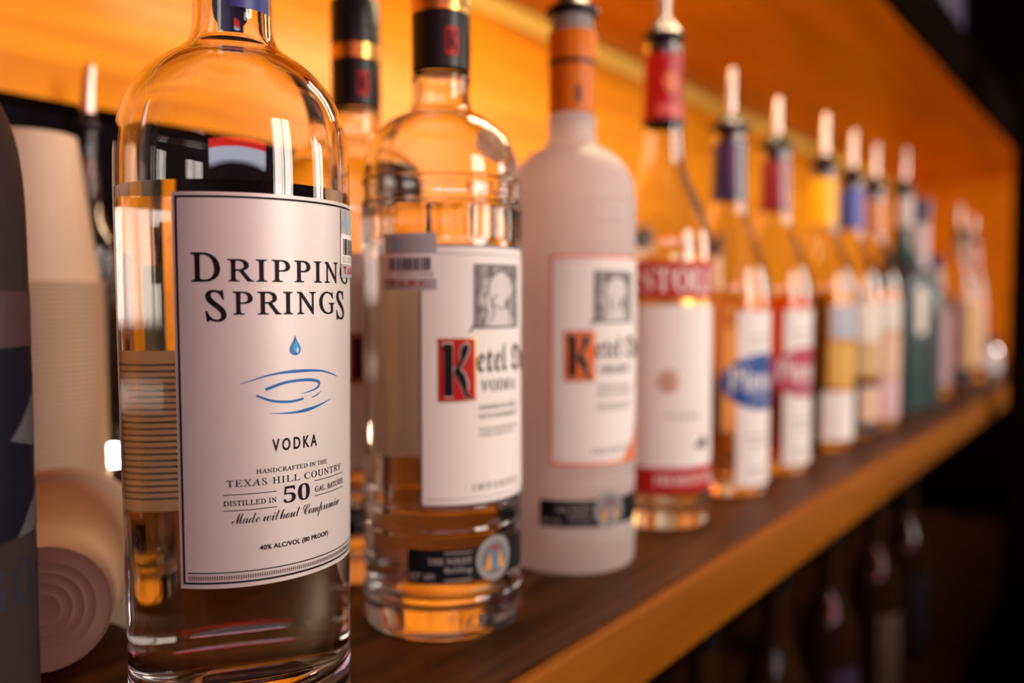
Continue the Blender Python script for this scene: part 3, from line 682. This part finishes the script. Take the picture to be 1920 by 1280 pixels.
# ---------------------------------------------------------------- bottles on the shelves above and below, dim light put into their dark colours
M_DIMBRN = mat('shade_darkened_brown_glass', (.10, .045, .015), .1, trans=.6); P_DIM = mat('shade_darkened_label', (.20, .145, .10), .55); P_DPUR = mat('shade_darkened_violet_label', (.09, .06, .13), .5)
for u, lab, p in ((1.42, 'shade-darkened brown bottle with tan label nearest on the upper shelf', P_DIM), (1.56, 'shade-darkened brown bottle with dark label second on the upper shelf', P_BLK), (1.70, 'shade-darkened brown bottle with violet label farthest on the upper shelf', P_DPUR)):
    liqueur(lab, u, .31, 0, SH7, LBROWN, 170, None, None, [('front_label', -44, 44, 20, 150, p, 1)], cap=(.0155, .012, BLACKP), gm=M_DIMBRN, zshelf=UZ+.038)
for u, lab, p in ((.75, 'shade-darkened brown bottle with dark label nearest on the lower shelf', P_BLK), (.95, 'shade-darkened brown bottle with tan label second on the lower shelf', P_DIM), (1.16, 'shade-darkened brown bottle with violet label third on the lower shelf', P_DPUR), (1.40, 'shade-darkened brown bottle with cream label fourth on the lower shelf', P_DIM), (1.62, 'shade-darkened bottle last in view on the lower shelf beside the post', P_BLK)):
    liqueur(lab, u, .33, 0, SH7, LBROWN, 170, None, None, [('front_label', -44, 44, 20, 150, p, 1)], cap=(.0155, .012, BLACKP), gm=M_DIMBRN, zshelf=LZ)

# ---------------------------------------------------------------- paper cups
def cup_mesh():
    rr, rb, h = .0400, .0272, .092
    prof = [(0, h-.0008)] + [q for r_ in (.25, .42, .59, .76) for q in ((rb*r_-.0010, h-.0008), (rb*r_, h-.0002), (rb*r_+.0010, h-.0008))] + [(rb-.0010, h-.0008), (rb-.0004, h), (rb, h-.0002)]
    for k in range(1, 8): prof.append((rb + (rr-.0016-rb)*k/8, h - (h-.002)*k/8))
    prof += [(rr-.0014, .0024), (rr+.0012, .0021), (rr+.0017, .0012), (rr+.0010, .0001), (rr-.0009, .0003), (rr-.0015, .0013)]
    for k in range(7, -1, -1): prof.append((rb + (rr-.0016-rb)*k/8 - .00006, h - .0012 - (h-.003)*k/8))
    prof.append((0, h-.0011))
    bm = lathe_bm(prof, 48); bmesh.ops.recalc_face_normals(bm, faces=bm.faces[:])
    me = bpy.data.meshes.new('paper_cup'); bm.to_mesh(me); bm.free()
    me.polygons.foreach_set('use_smooth', [True]*len(me.polygons)); me.set_sharp_from_angle(angle=R(40)); me.materials.append(CUP)
    return me
CUPM = cup_mesh()
cx, cy, pitch_ = .2505, .560, .0029
N = 64
for k in range(N):
    o = link('paper_cup', CUPM, None, None, (cx, cy, SZ + .0004 + k*pitch_))
    o.rotation_euler.z = k*.4
    tag(o, 'topmost upturned white paper cup of the tall stack' if k == N-1 else ('lowest upturned white paper cup of the tall stack on the shelf' if k == 0 else 'upturned white paper cup inside the tall standing stack'), 'cup', 'upturned cups in the standing stack')
hd = R(60)                     # the lying stack points its cup bottoms at the viewer
for k in range(6):
    o = link('paper_cup', CUPM, None, None, (.213 + math.cos(hd)*k*.0034, .452 + math.sin(hd)*k*.0034, SZ + .0420))
    o.rotation_euler = (0, R(-90), hd)
    tag(o, 'white paper cup with its round bottom toward the viewer, front of the lying stack' if k == 0 else 'white paper cup nested in the stack lying on its side', 'cup', 'cups in the lying stack')

# ---------------------------------------------------------------- small warm bulb at the back of the shelf
lb = thing('accent_bulb', 'small glowing warm bulb on a thin black stem behind the cups', 'lamp', (.300, .560, SZ))
lathe('base', [(0, .0003), (.005, .0003), (.005, .003), (.0022, .005), (.0022, .052), (.004, .054), (.004, .062), (0, .062)], BLACKP, lb, 24)
lathe('bulb', [(0, .060), (.0035, .0605), (.0058, .0635), (.0066, .0675), (.0058, .0715), (.0035, .0745), (0, .0755)], mat('glowing_bulb', (1, .8, .6), .3, emit=(1, .74, .48), es=BULB_GLOW), lb, 24)

# ---------------------------------------------------------------- added fill light, out of view under the shelf above, brightens the amber wood
ul = thing('shelf_fill_light', 'added slim warm fill light out of view under the shelf overhead', 'lamp', (.72, .315, SZ+UZ))
box('housing', -.21, .21, -.022, .022, -.012, 0, BLACKP, ul, bevel=.002)
box('diffuser', -.20, .20, -.016, .018, -.020, -.012, mat('fill_light_diffuser', (1, .9, .8), .4, emit=(1, .72, .42), es=FILL_GLOW), ul, bevel=.002)
